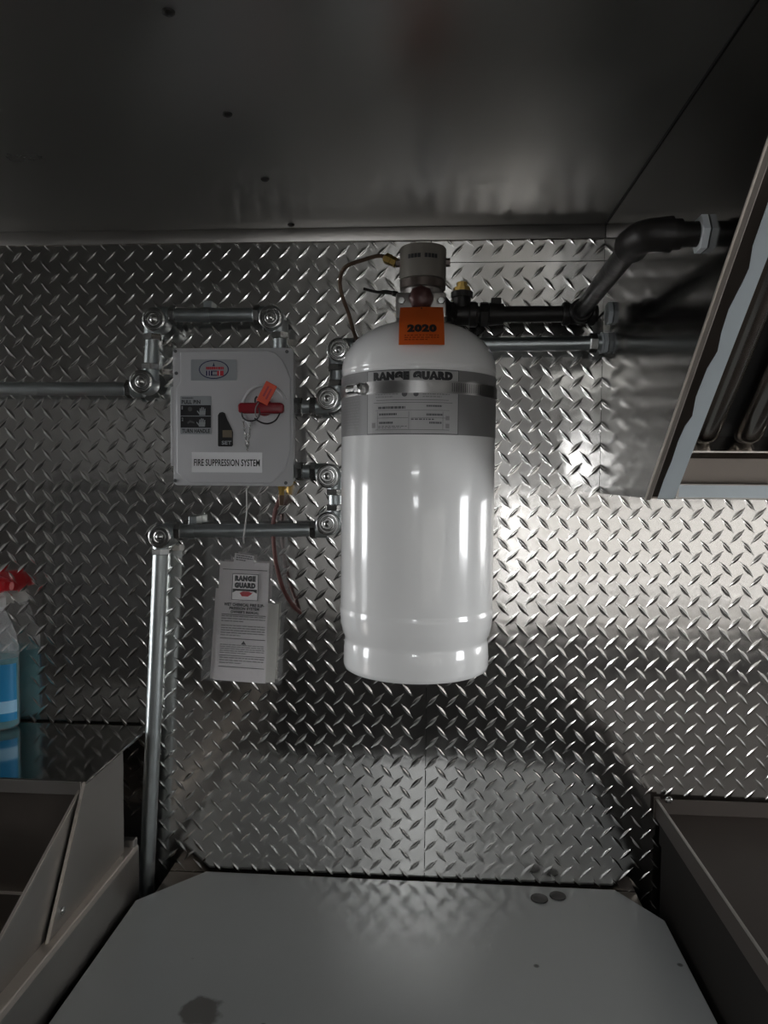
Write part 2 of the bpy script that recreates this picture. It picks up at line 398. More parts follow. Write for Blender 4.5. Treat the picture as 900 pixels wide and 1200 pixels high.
# what the tread plate mirrors on the far side of the aisle
fg = thing('storage_cabinet', (-1.0, -2.0, 0), 'tall dark storage cabinet on the far side of the aisle, seen in the tread plate', 'cabinet')
MB().box(-1.55, -.62, -2.245, -1.80, .03, 1.47, bev=.004).build('cabinet_body', 'dark', fg)
for a_, b_ in ((-1.545, -1.09), (-1.08, -.625)):
    dr_ = MB().box(a_, b_, -1.80, -1.782, .05, 1.46, bev=.003).build('door', 'dark', fg)
    hx_ = b_-.04 if a_ < -1.2 else a_+.04
    MB().tube([(hx_, -1.782, .95), (hx_, -1.755, .96), (hx_, -1.755, 1.14), (hx_, -1.782, 1.15)], .006, n=8).build('handle', 'chrome', dr_)
hatch_screen = struct(MB().box(.58, 9, -6.3, -6.0, -.6, 5.5).build('wall_sky_screen', 'sky_screen'))  # unseen slab added outside the hatch to dim the sky light

# ------------------------------------------------------------------ worktop between the two cookers
ct = thing('worktop_sheet', counter_origin, 'grey painted sheet metal worktop with clipped corners between the two cookers', 'worktop')
zc = .897
def cz(px, py): p = at(px, py, 'z', zc); return (p.x, min(p.y, -.08) if p.y < -.05 else -.008)
L0, R0 = cz(159, 1055), cz(775, 1071)
bl, br = cz(238, 1027), cz(722, 1046)
MB().prism([(L0[0], -.47), (R0[0], -.47), R0, br, bl, L0], 'z', zc-.003, zc, bev=.0007).build('top_sheet', 'counter', ct)
MB().box(-.400, .300, -.455, -.0015, .868, zc-.0060).build('support_frame', 'steel_dark', ct)
MB().box(-.395, .295, -.44, -.06, .0, .868).build('base_cabinet', 'dark', ct)
for i, (px, py, r, nm) in enumerate(((632, 1053.5, .0125, 'left of the two small dark discs lying on the grey worktop near the wall'), (653.5, 1050.5, .0118, 'right of the two small dark discs lying on the grey worktop near the wall'))):
    p = at(px, py, 'z', zc)
    tag(MB().lathe([(r*.96, 0), (r, .0006), (r*.97, .0016), (r*.6, .0019), (.0001, .0019)], (p.x, p.y, zc), n=28).build('dark_disc', 'grease', origin=(p.x, p.y, zc)), nm, 'disc', 'dark discs on the worktop')

# ------------------------------------------------------------------ left cooker (griddle with splash guards)
gx = -.4235
gr = thing('griddle', (-.9, -.35, 0), 'brown stainless griddle with sloped splash guards at the left of the worktop', 'griddle')
MB().box(-1.30, gx, -.80, -.060, .0, .962, bev=.002).build('body', 'steel', gr)
MB().box(-1.30, gx+.0035, -.80, -.074, .960, .970, bev=.0012).build('side_rail', 'steel_edge', gr)
MB().box(gx-.02, gx+.003, -.086, -.0745, .968, .980, bev=.001).build('rail_tab', 'steel', gr)
MB().box(-1.28, gx-.03, -.78, -.225, .9705, .976).build('cooking_plate', 'steel_dark', gr)
MB().box(-1.30, gx-.004, -.212, -.008, 1.114, 1.118, bev=.0008).build('back_ledge', 'ledge', gr)
MB().box(-1.30, gx-.012, -.2135, -.2105, 1.100, 1.1165, bev=.0006).build('ledge_lip', 'steel', gr)
MB().box(-1.30, gx-.012, -.208, -.203, .97, 1.102).build('back_splash', 'steel_dark', gr)
MB().prism([(-.099, .970), (-.099, 1.1135), (-.212, 1.1165), (-.304, .970)], 'x', gx-.0085, gx-.0065).build('splash_wing', 'steel', gr)
MB().prism([(-.2145, 1.1165), (-.2125, 1.1168), (-.3045, .970), (-.3075, .970)], 'x', gx-.0092, gx-.0055).build('wing_edge', 'steel_edge', gr)
MB().prism([(-.216, .970), (-.216, 1.105), (-.505, .970)], 'x', gx-.0145, gx-.0125).build('side_splash', 'steel', gr)
MB().prism([(-.214, 1.1045), (-.214, 1.107), (-.508, .972), (-.508, .9695)], 'x', gx-.0150, gx-.0118).build('splash_edge', 'steel_edge', gr)
p = at(73, 1067, 'x', gx-.0065)
MB().lathe([(.0045, -.001), (.0045, .0012), (.003, .0028), (.0001, .0032)], p, axis='x', n=14).build('guard_screw', 'chrome', gr)

# ------------------------------------------------------------------ right cooker (open topped)
fx = .3235
fr = thing('open_top_cooker', (.75, -.45, 0), 'dark stainless open topped cooker at the right of the worktop', 'cooker')
MB().box(fx+.006, 1.25, -.80, -.020, .0, .980).build('body', 'cooker_shade', fr)
MB().box(fx, fx+.0022, -.80, -.0085, 1.0075, 1.0345).build('rim_flange', 'deck', fr)
MB().box(fx-.0006, fx+.0030, -.80, -.0085, 1.0335, 1.0360, bev=.0008).build('rim_edge', 'steel', fr)
MB().box(fx+.0055, fx+.0075, -.80, -.0105, .970, 1.022).build('inner_wall', 'cooker_shade', fr)
MB().box(fx, 1.25, -.0105, -.0080, 1.010, 1.0355, bev=.0006).build('back_flange', 'deck', fr)
MB().prism([(-.0105, 1.014), (-.0105, 1.011), (-.065, .996), (-.80, .980), (-.80, .983), (-.065, .999)], 'x', fx+.0076, 1.25).build('recessed_deck', 'deck', fr)
MB().box(fx-.003, fx+.006, -.0100, -.0075, 1.006, 1.0385, bev=.0006).build('corner_tab', 'deck', fr)
p = at(783.5, 937.5, 'y', -.0105)
MB().lathe([(.0052, 0), (.0052, .0016), (.0034, .0034), (.0001, .0040)], p, axis='y', n=14, sgn=-1).build('rim_screw', 'chrome', fr)

# ------------------------------------------------------------------ hood
hx = .235
S0, S1 = Vector((0, -.2414, 1.477)), Vector((0, -.655, 1.855))
sd = (S1-S0).normalized(); sn = Vector((0, -sd.z, sd.y)); sn = sn if sn.z < 0 else -sn     # outward, down and to the cook
hd = thing('range_hood', (.6, -.3, 1.477), 'dark stainless range hood with slanted open face over the right cooker', 'hood')
MB().prism([(-.0015, 1.8565), (-.0015, 1.477), (-.2414, 1.477), (-.655, 1.8565)], 'x', hx, hx+.0018).build('end_panel', 'hood', hd)
def slanted(mb, x0, x1, s0, s1, d0, d1, bev=0.):
    """A slab in the slanted face: x range, distance along the slope, depth inwards."""
    mtx = Matrix(((1, 0, 0, 0), (0, sd.y, -sn.y, S0.y), (0, sd.z, -sn.z, S0.z), (0, 0, 0, 1)))
    mb.box(x0, x1, s0, s1, d0, d1, bev=bev, mtx=mtx); return mb
SL = (S1-S0).length
slanted(MB(), hx-.0012, hx+.0055, -.002, SL, -.0022, .002, bev=.0012).build('folded_edge', 'steel_edge', hd)
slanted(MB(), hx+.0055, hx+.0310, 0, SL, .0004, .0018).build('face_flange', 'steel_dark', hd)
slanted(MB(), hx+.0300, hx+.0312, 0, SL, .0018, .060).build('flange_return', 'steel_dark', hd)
# protective film left on the flange, torn along its inner edge
tear = [(-.001, .0125), (.03, .0120), (.06, .0132), (.09, .0125), (.112, .0138), (.125, .0175), (.15, .0142), (.185, .0150), (.205, .0188), (.225, .0160), (.25, .0150), (.275, .0182), (.29, .0195), (.31, .0158), (.37, .0150), (.45, .0155), (SL, .015)]
bm = bmesh.new(); rows = []
for s, xo in tear:
    q = S0+sd*s
    rows.append([bm.verts.new((hx+xx, q.y+sn.y*d, q.z+sn.z*d)) for xx, d in ((xo, .0002), (xo, .0008), (hx*0+.0308, .0008), (.0308, .0002))])
for a, b in zip(rows, rows[1:]):
    for k in range(4): bm.faces.new((a[k], a[(k+1) % 4], b[(k+1) % 4], b[k]))
bm.faces.new(rows[0]); bm.faces.new(rows[-1]); bmesh.ops.recalc_face_normals(bm, faces=bm.faces)
me = bpy.data.meshes.new('protective_film'); bm.to_mesh(me); bm.free()
tag(link('protective_film', me, 'film', hd), 'torn pale blue-grey protective film')
HX1 = .95
MB().box(hx+.0315, HX1, -.2450, -.2425, 1.4765, 1.4935, bev=.0006).build('bottom_rail', 'steel', hd)
tag(MB().box(hx+.0345, HX1, -.2460, -.2451, 1.4785, 1.4920).build('rail_film', 'film', hd), 'pale blue-grey protective film strip')
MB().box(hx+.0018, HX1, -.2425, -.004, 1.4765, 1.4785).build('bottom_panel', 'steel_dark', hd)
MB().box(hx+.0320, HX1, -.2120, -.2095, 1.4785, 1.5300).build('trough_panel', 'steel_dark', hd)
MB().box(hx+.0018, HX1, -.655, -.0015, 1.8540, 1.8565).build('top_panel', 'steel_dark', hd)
MB().prism([(-.0015, 1.854), (-.0015, 1.4785), (-.2414, 1.4785), (-.655, 1.854)], 'x', HX1, HX1+.002).build('far_end_panel', 'hood', hd)
# grease filter leaning in the slanted face
F0 = Vector((0, -.2150, 1.5245))
def in_filter(mb, x0, x1, s0, s1, d0, d1, bev=0.):
    mtx = Matrix(((1, 0, 0, 0), (0, sd.y, -sn.y, F0.y), (0, sd.z, -sn.z, F0.z), (0, 0, 0, 1)))
    mb.box(x0, x1, s0, s1, d0, d1, bev=bev, mtx=mtx); return mb
gf = thing('grease_filter', (.6, -.215, 1.5245), 'greasy steel baffle filter leaning inside the range hood', 'filter')
fx0, fx1, fl = hx+.0335, .86, .44
for a, b, c, d in ((fx0, fx0+.012, 0, fl), (fx1-.012, fx1, 0, fl), (fx0+.012, fx1-.012, 0, .012), (fx0+.012, fx1-.012, fl-.012, fl)):
    in_filter(MB(), a, b, c, d, -.004, .022, bev=.0012).build('filter_frame', 'baffle', gf)
in_filter(MB(), fx0, fx1, 0, fl, .022, .025).build('back_sheet', 'dark', gf)
bxs = [fx0+.0335+.0475*i for i in range(11)]
for bx in bxs:
    # a rounded trough: half tube whose lower end is closed by a quarter ball
    t = bmesh.new(); rows = []
    st = [(.014, .05), (.017, .5), (.022, .8), (.029, .97), (.036, 1), (fl-.014, 1)]
    for s, k in st:
        row = []
        for j in range(9):
            a = math.pi*j/8; u = math.cos(a)*.0158*(.55+.45*k); d = .012-.0165*math.sin(a)*k
            q = F0+sd*s-sn*d
            row.append(t.verts.new((bx+u, q.y, q.z)))
        rows.append(row)
    for a, b in zip(rows, rows[1:]):
        for j in range(8): t.faces.new((a[j], a[j+1], b[j+1], b[j]))
    bmesh.ops.recalc_face_normals(t, faces=t.faces)
    me = bpy.data.meshes.new('baffle'); t.to_mesh(me); t.free(); link('baffle', me, 'baffle', gf, smooth=60)

# ------------------------------------------------------------------ conduit and pulley elbows
CY = -.030                                  # axis of the conduit in front of the wall
ER = .0098
def cpt(px, py): return at(px, py, 'y', CY)
def conduit(label, pts, r=ER, nuts=(), straps=()):
    pts = [Vector(p) for p in pts]; mid = sum(pts, Vector())/len(pts)
    root = thing('conduit', mid, label, 'conduit', 'galvanised conduit runs on the tread plate wall')
    MB().tube(pts, r, n=20).build('pipe', 'galv', root)
    for c, ax in nuts:
        q = Vector(c); d = Vector(ax)*.006
        MB().tube([q-d, q-d*.75, q+d*.75, q+d], [r*1.2, r*1.38, r*1.38, r*1.2], n=6).build('compression_nut', 'chrome', root)
    for c, ax in straps:
        q = Vector(c)
        if ax == 'x': MB().lathe([(r+.0012, -.006), (r+.0012, .006), (r+.0002, .006), (r+.0002, -.006)], q, axis='x', n=20).box(q.x-.006, q.x+.006, CY+.004, -.0005, q.z+r, q.z+r+.012, bev=.0008).build('pipe_strap', 'galv', root)
    return root
def elbow(px, py, label, ports):
    """Pulley elbow seen face on; ports = (direction, tangent offset in pixels)."""
    c = at(px, py, 'y', -.046); k = 1.055/FPX
    root = thing('pulley_elbow', (c.x, CY, c.z), label, 'pulley elbow', 'pulley elbows of the cable conduit')
    MB().lathe([(.0165, -.014), (.0175, -.012), (.0175, .013), (.0165, .0150)], (c.x, CY, c.z), axis='y', n=32, sgn=-1).build('housing', 'galv', root)
    f = -CY+.0152
    MB().lathe([(.0163, f-.001), (.0165, f+.0016), (.0150, f+.0026), (.0132, f+.0026), (.0122, f+.0012), (.0108, f+.0012), (.0098, f+.0026), (.0082, f+.0028), (.0072, f+.0016), (.0062, f+.0016), (.0056, f+.0016), (.0001, f+.0016)], (c.x, 0, c.z), axis='y', n=36, sgn=-1).build('cover', 'chrome', root)
    MB().lathe([(.0050, f+.0014), (.0048, f+.0036), (.0030, f+.0050), (.0001, f+.0054)], (c.x, 0, c.z), axis='y', n=18, sgn=-1).build('cover_screw', 'chrome', root)
    for d, off in ports:
        v = {'r': Vector((1, 0, 0)), 'l': Vector((-1, 0, 0)), 'u': Vector((0, 0, 1)), 'd': Vector((0, 0, -1))}[d]
        o = Vector((0, 0, -off*k)) if d in 'rl' else Vector((off*k, 0, 0))
        b = Vector((c.x, CY, c.z))+o
        MB().tube([b+v*.002, b+v*.0185], .0118, n=20).build('socket', 'galv', root)
        MB().tube([b+v*.0180, b+v*.0190, b+v*.0265, b+v*.0275], [.0118, .0136, .0136, .0122], n=6).build('locking_nut', 'chrome', root)
    return c
EL = {}
for key, px, py, lab, ports in (
    ('A', 180, 374, 'pulley elbow above and left of the grey control box', (('r', -7.5), ('d', -6.5))),
    ('B', 317, 372, 'pulley elbow directly above the grey control box', (('l', -6), ('d', 8.5))),
    ('C', 165, 447, 'pulley elbow just left of the grey control box joining the wall-end conduit', (('u', 7), ('l', 7.5))),
    ('D', 187, 629, 'pulley elbow on top of the long upright conduit', (('r', -6), ('d', -3.5))),
    ('E', 397, 410, 'pulley elbow half hidden by the shoulder of the white cylinder', (('d', -3.5), ('r', -6))),
    ('F', 384, 467, 'pulley elbow beside the strap of the white cylinder, right of the pull handle', (('u', 9), ('l', 8.5))),
    ('G', 384, 558, 'pulley elbow level with the lower edge of the grey control box', (('l', -5.5), ('d', 7.5))),
    ('H', 384, 614, 'lowest pulley elbow beside the white cylinder', (('u', 7.5), ('l', 8)))):
    EL[key] = elbow(px, py, lab, ports)
kk = 1.055/FPX
def hz(key, off): return EL[key].z-off*kk
def vx(key, off): return EL[key].x+off*kk
e = EL
conduit('short level conduit run above the grey control box', [(e['A'].x+.025, CY, hz('A', -7.5)), (e['B'].x-.025, CY, hz('B', -6))], straps=(((e['A'].x+.072, CY, hz('A', -7)), 'x'),))
conduit('stubby upright conduit between the two elbows left of the grey control box', [(vx('A', -6.5), CY, e['A'].z-.02), (vx('C', 7), CY, e['C'].z+.02)])
conduit('level conduit running to the left end of the wall at control box height', [(e['C'].x-.02, CY, hz('C', 7.5)), (-1.1, CY, hz('C', 7.5)+.002)])
conduit('tiny conduit stub entering the top of the grey control box', [(vx('B', 8.5), CY, e['B'].z-.02), (vx('B', 8.5), CY, at(326, 408, 'y', CY).z-.004)])
conduit('tiny conduit stub beside the pull handle on the right side of the grey control box', [(e['F'].x-.02, CY, hz('F', 8.5)), (at(341, 476, 'y', CY).x, CY, hz('F', 8.5))], nuts=(((at(350, 476, 'y', CY).x, CY, hz('F', 8.5)), (1, 0, 0)),))
conduit('short upright conduit behind the strap end at the cylinder shoulder', [(vx('F', 9), CY, e['F'].z+.02), (vx('E', -3.5), CY, e['E'].z-.02)])
conduit('tiny conduit stub at the lower right side of the grey control box', [(e['G'].x-.02, CY, hz('G', -5.5)), (at(341, 552, 'y', CY).x, CY, hz('G', -5.5))], nuts=(((at(351, 552, 'y', CY).x, CY, hz('G', -5.5)), (1, 0, 0)),))
conduit('short upright conduit between the two lowest elbows beside the cylinder', [(vx('G', 7.5), CY, e['G'].z-.02), (vx('H', 7.5), CY, e['H'].z+.02)])
conduit('level conduit under the grey control box that the bag string is tied to', [(e['D'].x+.025, CY, hz('D', -6)), (e['H'].x-.02, CY, hz('H', 8))], straps=(((e['D'].x+.042, CY, hz('D', -6)), 'x'),))
pb = at(172, 1030, 'y', CY)
pt = Vector((vx('D', -3.5), CY, e['D'].z-.02)); dv = (pb-pt)
conduit('long upright galvanised conduit running down behind the worktop corner', [pt, pt+dv*1.10], r=.0112)
pe = at(690, 402, 'y', CY)
zE = hz('E', -6)
cr = conduit('level conduit from behind the white cylinder into the range hood', [(e['E'].x+.025, CY, zE), (hx-.001, CY, pe.z)], nuts=(((hx-.019, CY, pe.z), (1, 0, 0)),))
tag(MB().lathe([(.0135, 0), (.0150, .0006), (.0150, .0055), (.0135, .0062)], (hx-.0001, CY, pe.z), axis='x', n=6, sgn=-1).lathe([(.0150, .0072), (.0150, .0090)], (hx-.0001, CY, pe.z), axis='x', n=20, sgn=-1).build('hood_locknut', 'zincnut', cr), 'pale zinc locknut')

# ------------------------------------------------------------------ control box
by = -.056
def bx(px, py, y=by): p = at(px, py, 'y', y); return p
tl, brc = bx(202.5, 408), bx(343.5, 570)
x0, x1, z1, z0 = tl.x, brc.x, tl.z, brc.z
SX, SZ = (x1-x0)/141., (z1-z0)/162.
def U(px): return x0+(px-202.5)*SX
def V(py): return z1-(py-408)*SZ
cb = thing('control_box', ((x0+x1)/2, 0, z0), 'light grey fire suppression control box with red pull handle on tread plate wall', 'control box')
MB().prism(rrect(x0+.007, x1-.007, z0+.005, z1-.005, .006), 'y', -.0005, by+.004, bev=.001).build('back_box', 'boxpaint', cb)
MB().prism(rrect(x0, x1, z0, z1, .006), 'y', by+.004, by, bev=.0012, seg=2).build('cover', 'boxpaint', cb)
MB().prism([(U(199), V(454)), (U(204), V(452)), (U(204), V(548)), (U(199), V(545))], 'y', by+.006, by-.0002, bev=.0015, seg=2).build('hinge', 'boxpaint', cb)
cut = [(U(212), V(412)), (U(314), V(411)), (U(323), V(414)), (U(331), V(422)), (U(336), V(431)), (U(341), V(444)), (U(341), V(528)), (U(336), V(548)), (U(326), V(560)), (U(318), V(567)), (U(222), V(567)), (U(207), V(555)), (U(207), V(455)), (U(212), V(448))]
MB().prism(cut, 'y', by, by-.0045, bev=.0022, seg=3).build('raised_face', 'boxpaint', cb)
fy = by-.0045
for px, py in ((205.5, 411.5), (336, 412.5), (206.5, 437.5), (204.5, 564.5), (335, 566)):
    MB().lathe([(.0025, 0), (.0024, .0010), (.0001, .0014)], (U(px), by, V(py)), axis='y', n=12, sgn=-1).build('cover_bolt', 'ink_grey', cb)
def onbox(u, v, lift=.0003): return Vector((u, fy-lift, v))
B1 = lambda u, v: onbox(u, v, .0006)
B2 = lambda u, v: onbox(u, v, .0009)
B3 = lambda u, v: onbox(u, v, .0012)
def plate(name, px0, px1, py0, py1, m, r=.0012, parent=None, t=.0005):
    return MB().prism(rrect(U(px0), U(px1), V(py1), V(py0), r), 'y', fy, fy-t).build(name, m, parent or cb)
# maker's badge
bd = plate('maker_badge', 225, 278.5, 422, 446.5, 'sticker')
cxx, czz = U(252), V(433.7)
ov = [(cxx+17.5*SX*math.cos(t*math.pi/18), czz+11*SZ*math.sin(t*math.pi/18)) for t in range(36)]
printed('oval_ring', [ov], B1, 'ink_blue', bd)
ov2 = [(cxx+16.3*SX*math.cos(t*math.pi/18), czz+9.9*SZ*math.sin(t*math.pi/18)) for t in range(36)]
printed('oval_field', [ov2], B2, 'sticker', bd)
printed('emblem_blue', [rect(U(243), U(250.5), V(441), V(435.2)), rect(U(250.5), U(256), V(436.3), V(435.2)), rect(U(250.5), U(256), V(441), V(439.9)), [(U(252), V(425.5)), (U(250.6), V(430)), (U(253.4), V(430))]], B3, 'ink_blue', bd)
printed('emblem_red', [rect(U(256), U(263.5), V(441), V(435.2))]+bars(U(243), U(264), V(434), V(430.7), 1, .9, .015, 3, 1), B3, 'ink_red', bd)
printed('emblem_white', [rect(U(245), U(245.8), V(441), V(435.2)), rect(U(247.8), U(248.4), V(441), V(435.2)), rect(U(258.5), U(259.3), V(441), V(435.2))], lambda u, v: onbox(u, v, .0015), 'whitesticker', bd)
# instruction plate
ip = plate('instruction_plate', 212.5, 248.7, 464.5, 509.5, 'sticker')
printed('dark_field', [rect(U(212.7), U(248.4), V(487.7), V(475.3)), rect(U(212.7), U(248.4), V(501.8), V(488.5))], B1, 'ink', ip)
lettering('PULL PIN', U(214), U(236), V(474), V(469.3), B1, 'ink', ip, .03)
lettering('TURN HANDLE', U(214.5), U(247), V(508), V(503.2), B1, 'ink', ip, .03)
printed('small_print', bars(U(214.5), U(228), V(468), V(466.3), 1, .8, .03, 5, 1), B1, 'ink_grey', ip)
lettering('1', U(214), U(215.4), V(480.5), V(476.5), B2, 'sticker', ip, .03)
lettering('2', U(214), U(216), V(494), V(490), B2, 'sticker', ip, .03)
def hand(px, py, s, flip=1):
    """A flat pictogram of a hand: palm, four fingers and thumb."""
    out = [[(px-4*s, py+5*s), (px+3.6*s, py+5*s), (px+4.2*s, py-.5*s), (px-3.8*s, py-.5*s)]]
    for i, h in enumerate((3.8, 5.2, 4.8, 3.4)):
        a = px-3.8*s+2.0*s*i; out.append([(a, py), (a+1.6*s, py), (a+1.4*s+.4*flip, py-h*s), (a+.2*s+.4*flip, py-h*s)])
    out.append([(px-4*s*flip, py+4*s), (px-4*s*flip, py+1.6*s), (px-6.6*s*flip, py-1*s), (px-7*s*flip, py+.2*s)])
    return [[(U(a), V(b)) for a, b in pl] for pl in out]
printed('hand_pictogram', hand(238.5, 482.5, .92)+hand(238, 495.8, .95), B2, 'sticker', ip)
circ = [(U(224+2.6*math.cos(t*math.pi/6)), V(480+2.8*math.sin(t*math.pi/6))) for t in range(12)]
printed('pin_pictogram', [circ, [(U(220.5), V(495.5)), (U(224), V(493)), (U(229), V(495)), (U(229), V(497)), (U(224), V(495.6)), (U(221.5), V(497.6))]], B2, 'ink_grey', ip)
# state window
MB().prism([(U(a), V(b)) for a, b in ((256.6, 523), (256.6, 487), (258.5, 484), (262, 483.2), (264.6, 484.5), (267.5, 492), (273, 503), (274.2, 507), (274.2, 522), (273, 523.7), (258, 523.7))][::-1], 'y', fy, fy-.0006).build('state_window', 'blackplastic', cb)
sw = cb.children[-1]
printed('amber_plate', [rect(U(262), U(273), V(513), V(504.5))], B2, 'amber', sw)
lettering('SET', U(261), U(272.5), V(521.5), V(517), B2, 'sticker', sw, .03)
# name sticker
ns = plate('name_sticker', 225.5, 308.2, 530.5, 554.2, 'whitesticker', r=.0008)
lettering('FIRE SUPPRESSION SYSTEM', U(228.3), U(305.5), V(546.8), V(538.6), B1, 'ink', ns, .022)
# pull handle with embossed dial behind it
dc = (U(311), V(478))
MB().lathe([(.0335, 0), (.0325, .0016), (.0300, .0022), (.0290, .0016), (.0285, .0006), (.0001, .0006)], (dc[0], fy, dc[1]), axis='y', n=44, a0=R(20), a1=R(235), sgn=-1).build('dial_rim', 'boxpaint', cb)
MB().lathe([(.0120, 0), (.0115, .010), (.0095, .013), (.0001, .013)], (dc[0], fy, dc[1]), axis='y', n=24, sgn=-1).build('handle_hub', 'red', cb)
ph = MB().prism(rrect(U(284), U(336), V(486), V(473.8), .0052), 'y', fy-.011, fy-.021, bev=.0022, seg=3).build('pull_handle', 'red', cb)
hy = fy-.0225
def bp(px, py, y): return Vector((U(px), y, V(py)))
MB().tube(bezier([bp(289, 485, hy), bp(290.5, 491, hy), bp(297, 495, hy-.002), (U(306), hy-.002, V(493.5)), bp(310, 487, hy-.002), bp(309, 480, hy-.003)]), .0010, n=8).tube(bezier([bp(304, 492, hy-.001), bp(312, 496.8, hy-.002), bp(320, 498, hy-.002), bp(328, 494, hy-.001), bp(333, 485.5, hy)]), .0011, n=8).tube(bezier([bp(304.5, 474, hy-.001), bp(305, 470, hy-.002), bp(307, 467, hy-.002)]), .0013, n=8).build('pin_ring', 'blackplastic', cb)
MB().tube(bezier([bp(309, 474, hy-.002), bp(306, 480, hy-.004), bp(305.5, 488, hy-.003), bp(307.5, 490.5, hy-.003), bp(309, 487, hy-.003)]), .0009, n=8).build('seal_loop', 'ink_soft', cb)
tc_, ang = bp(318.5, 463.5, hy-.004), R(62)
mt = Matrix.Translation(tc_) @ Matrix.Rotation(-ang, 4, 'Y') @ Matrix.Rotation(R(12), 4, 'X')
st = MB().box(-.0150, .0145, -.0008, .0008, -.0082, .0082, bev=.0007, mtx=mt).build('seal_tag', 'tagred', cb)
tag(st, 'orange red plastic seal tag')
printed('seal_print', [[(-.008, -.004), (.008, -.004), (.008, -.0015), (-.008, -.0015)], [(-.006, .001), (.009, .001), (.009, .0035), (-.006, .0035)]], lambda u, v: mt @ Vector((u, -.0010, v)), 'ink_red', st)
ch = MB()
def chain(p0, p1, n):
    for i in range(n):
        c = Vector(p0).lerp(Vector(p1), (i+.5)/n); l = (Vector(p1)-Vector(p0)).length/n*.68
        ring = []
        for k in range(8):
            a = 2*math.pi*k/8; s = math.cos(a)*l; q = math.sin(a)*.0014
            ring.append(c+Vector((q if i % 2 else 0, 0 if i % 2 else q, s)))
        ch.tube(ring, .0006, n=5, close=True)
chain(bp(288.5, 487, fy-.016), bp(291.5, 527, fy-.004), 9); chain(bp(298, 495, fy-.016), bp(292, 528, fy-.004), 7)
ch.build('pin_chain', 'chrome', cb)
# gland at the lower right
gp = Vector((U(325.5), CY, z0))
MB().tube([gp+Vector((0, 0, .006)), gp+Vector((0, 0, -.006))], .0056, n=6).tube([gp+Vector((0, 0, -.006)), gp+Vector((0, 0, -.015))], .0044, n=6).build('brass_gland', 'brass', cb)

# ------------------------------------------------------------------ reddish tube from the box
pts = [gp+Vector((0, 0, -.012)), at(322, 601, 'y', CY), at(320, 626, 'y', -.032), at(324, 662, 'y', -.030), at(332, 690, 'y', -.026), at(343, 709, 'y', -.016), at(352, 718, 'y', .0015)]
rt = thing('actuation_tube', pts[0], 'reddish brown tube curving down from the grey control box into the wall', 'tube')
MB().tube(bezier(pts), .0032, n=10).build('tube', 'redtube', rt)
MB().tube([pts[0]+Vector((0, 0, -.001)), pts[0]+Vector((-.0005, 0, -.016))], [.0050, .0036], n=12).build('tube_nut', 'copper', rt)

# ------------------------------------------------------------------ white cylinder
AX = at(489.3, 560, 'y', -.155); ax, ay = AX.x, -.155
CR = .0957
def cz_(py): return at(489.3, py, 'y', ay-.008).z
cy = thing('suppressant_cylinder', (ax, ay, cz_(783)), 'white enamelled suppressant cylinder strapped to the tread plate wall', 'cylinder')
zs = cz_(436); ztop = cz_(377)
prof = []
zb = cz_(781)
prof += [(CR*.55, zb+.012), (CR*.90, zb+.010), (CR*.915, zb+.001), (CR*.925, zb-.0005), (CR*.948, zb+.001), (CR*.957, zb+.006), (CR*.953, cz_(760)), (CR*.945, cz_(750)), (CR*.938, cz_(748)), (CR*.945, cz_(744.5)), (CR*.975, cz_(738)), (CR*.996, cz_(729)), (CR*1.004, cz_(720)), (CR*1.008, cz_(716)), (CR*1.006, cz_(713)), (CR*.998, cz_(711)), (CR, cz_(709)), (CR, cz_(600)), (CR, zs-.010), (CR*.994, zs-.0095), (CR*.994, zs-.0035), (CR, zs-.003)]
for k in range(0, 15):
    a = math.pi/2*k/15; prof.append((CR*math.cos(a)**.85 if k else CR, zs+(ztop-zs)*math.sin(a)**1.0))
prof += [(.022, ztop+.0005), (.022, ztop+.012), (.0001, ztop+.012)]
MB().lathe(prof, (ax, ay, 0), n=96).build('tank', 'white', cy, smooth=50)
def oncyl(lift):
    def f(u, v): a = u/CR; return Vector((ax+(CR+lift)*math.sin(a), ay-(CR+lift)*math.cos(a), v))
    return f
def shell(name, u0, u1, v0, v1, lift, m, parent, n=40):
    rr = CR+lift
    return MB().lathe([(CR*.999, v0), (rr, v0), (rr, v1), (CR*.999, v1)], (ax, ay, 0), n=n, a0=-math.pi/2+u0/CR, a1=-math.pi/2+u1/CR).build(name, m, parent, smooth=30)
def vz(py): return at(489.3, py, 'y', ay-CR).z
def ua(px): 
    s = (px-489.3)/89.6; return CR*math.asin(max(-1, min(1, s)))
vt, vb = vz(432.5), vz(509)
lb = shell('label_band', -CR*1.45, CR*1.70, vb, vt, .0004, 'band', cy, 72)
tag(lb, 'silver grey printed label film')
pn = (ua(437), ua(533))
printed('label_border', [rect(pn[0]-.0008+(pn[1]-pn[0]+.0016)*i/16, pn[0]-.0008+(pn[1]-pn[0]+.0016)*(i+1)/16, vb+.0002, vt-.0002) for i in range(16)], oncyl(.0006), 'ink', lb)
printed('label_field', [rect(pn[0]+(pn[1]-pn[0])*i/16, pn[0]+(pn[1]-pn[0])*(i+1)/16, vb+.0010, vt-.0010) for i in range(16)], oncyl(.0008), 'panel', lb)
O = oncyl(.0011)
lettering('RANGE GUARD', ua(443.5), ua(527), vz(445.2), vz(434.8), O, 'ink', lb, .11)
def hl(px0, px1, py, t=.0005): return [rect(ua(px0)+(ua(px1)-ua(px0))*i/10, ua(px0)+(ua(px1)-ua(px0))*(i+1)/10, vz(py)-t/2, vz(py)+t/2) for i in range(10)]
printed('rule_lines', hl(447, 523, 468.5)+hl(444, 527, 471.5)+hl(446, 524, 503.5)+hl(448, 481, 489.5, .0004)+hl(484, 521, 489.5, .0004)+hl(446, 524, 480.5, .0003)+[rect(ua(a), ua(a)+.0004, vz(503), vz(482)) for a in (448, 481.5, 517)], O, 'ink_grey', lb)
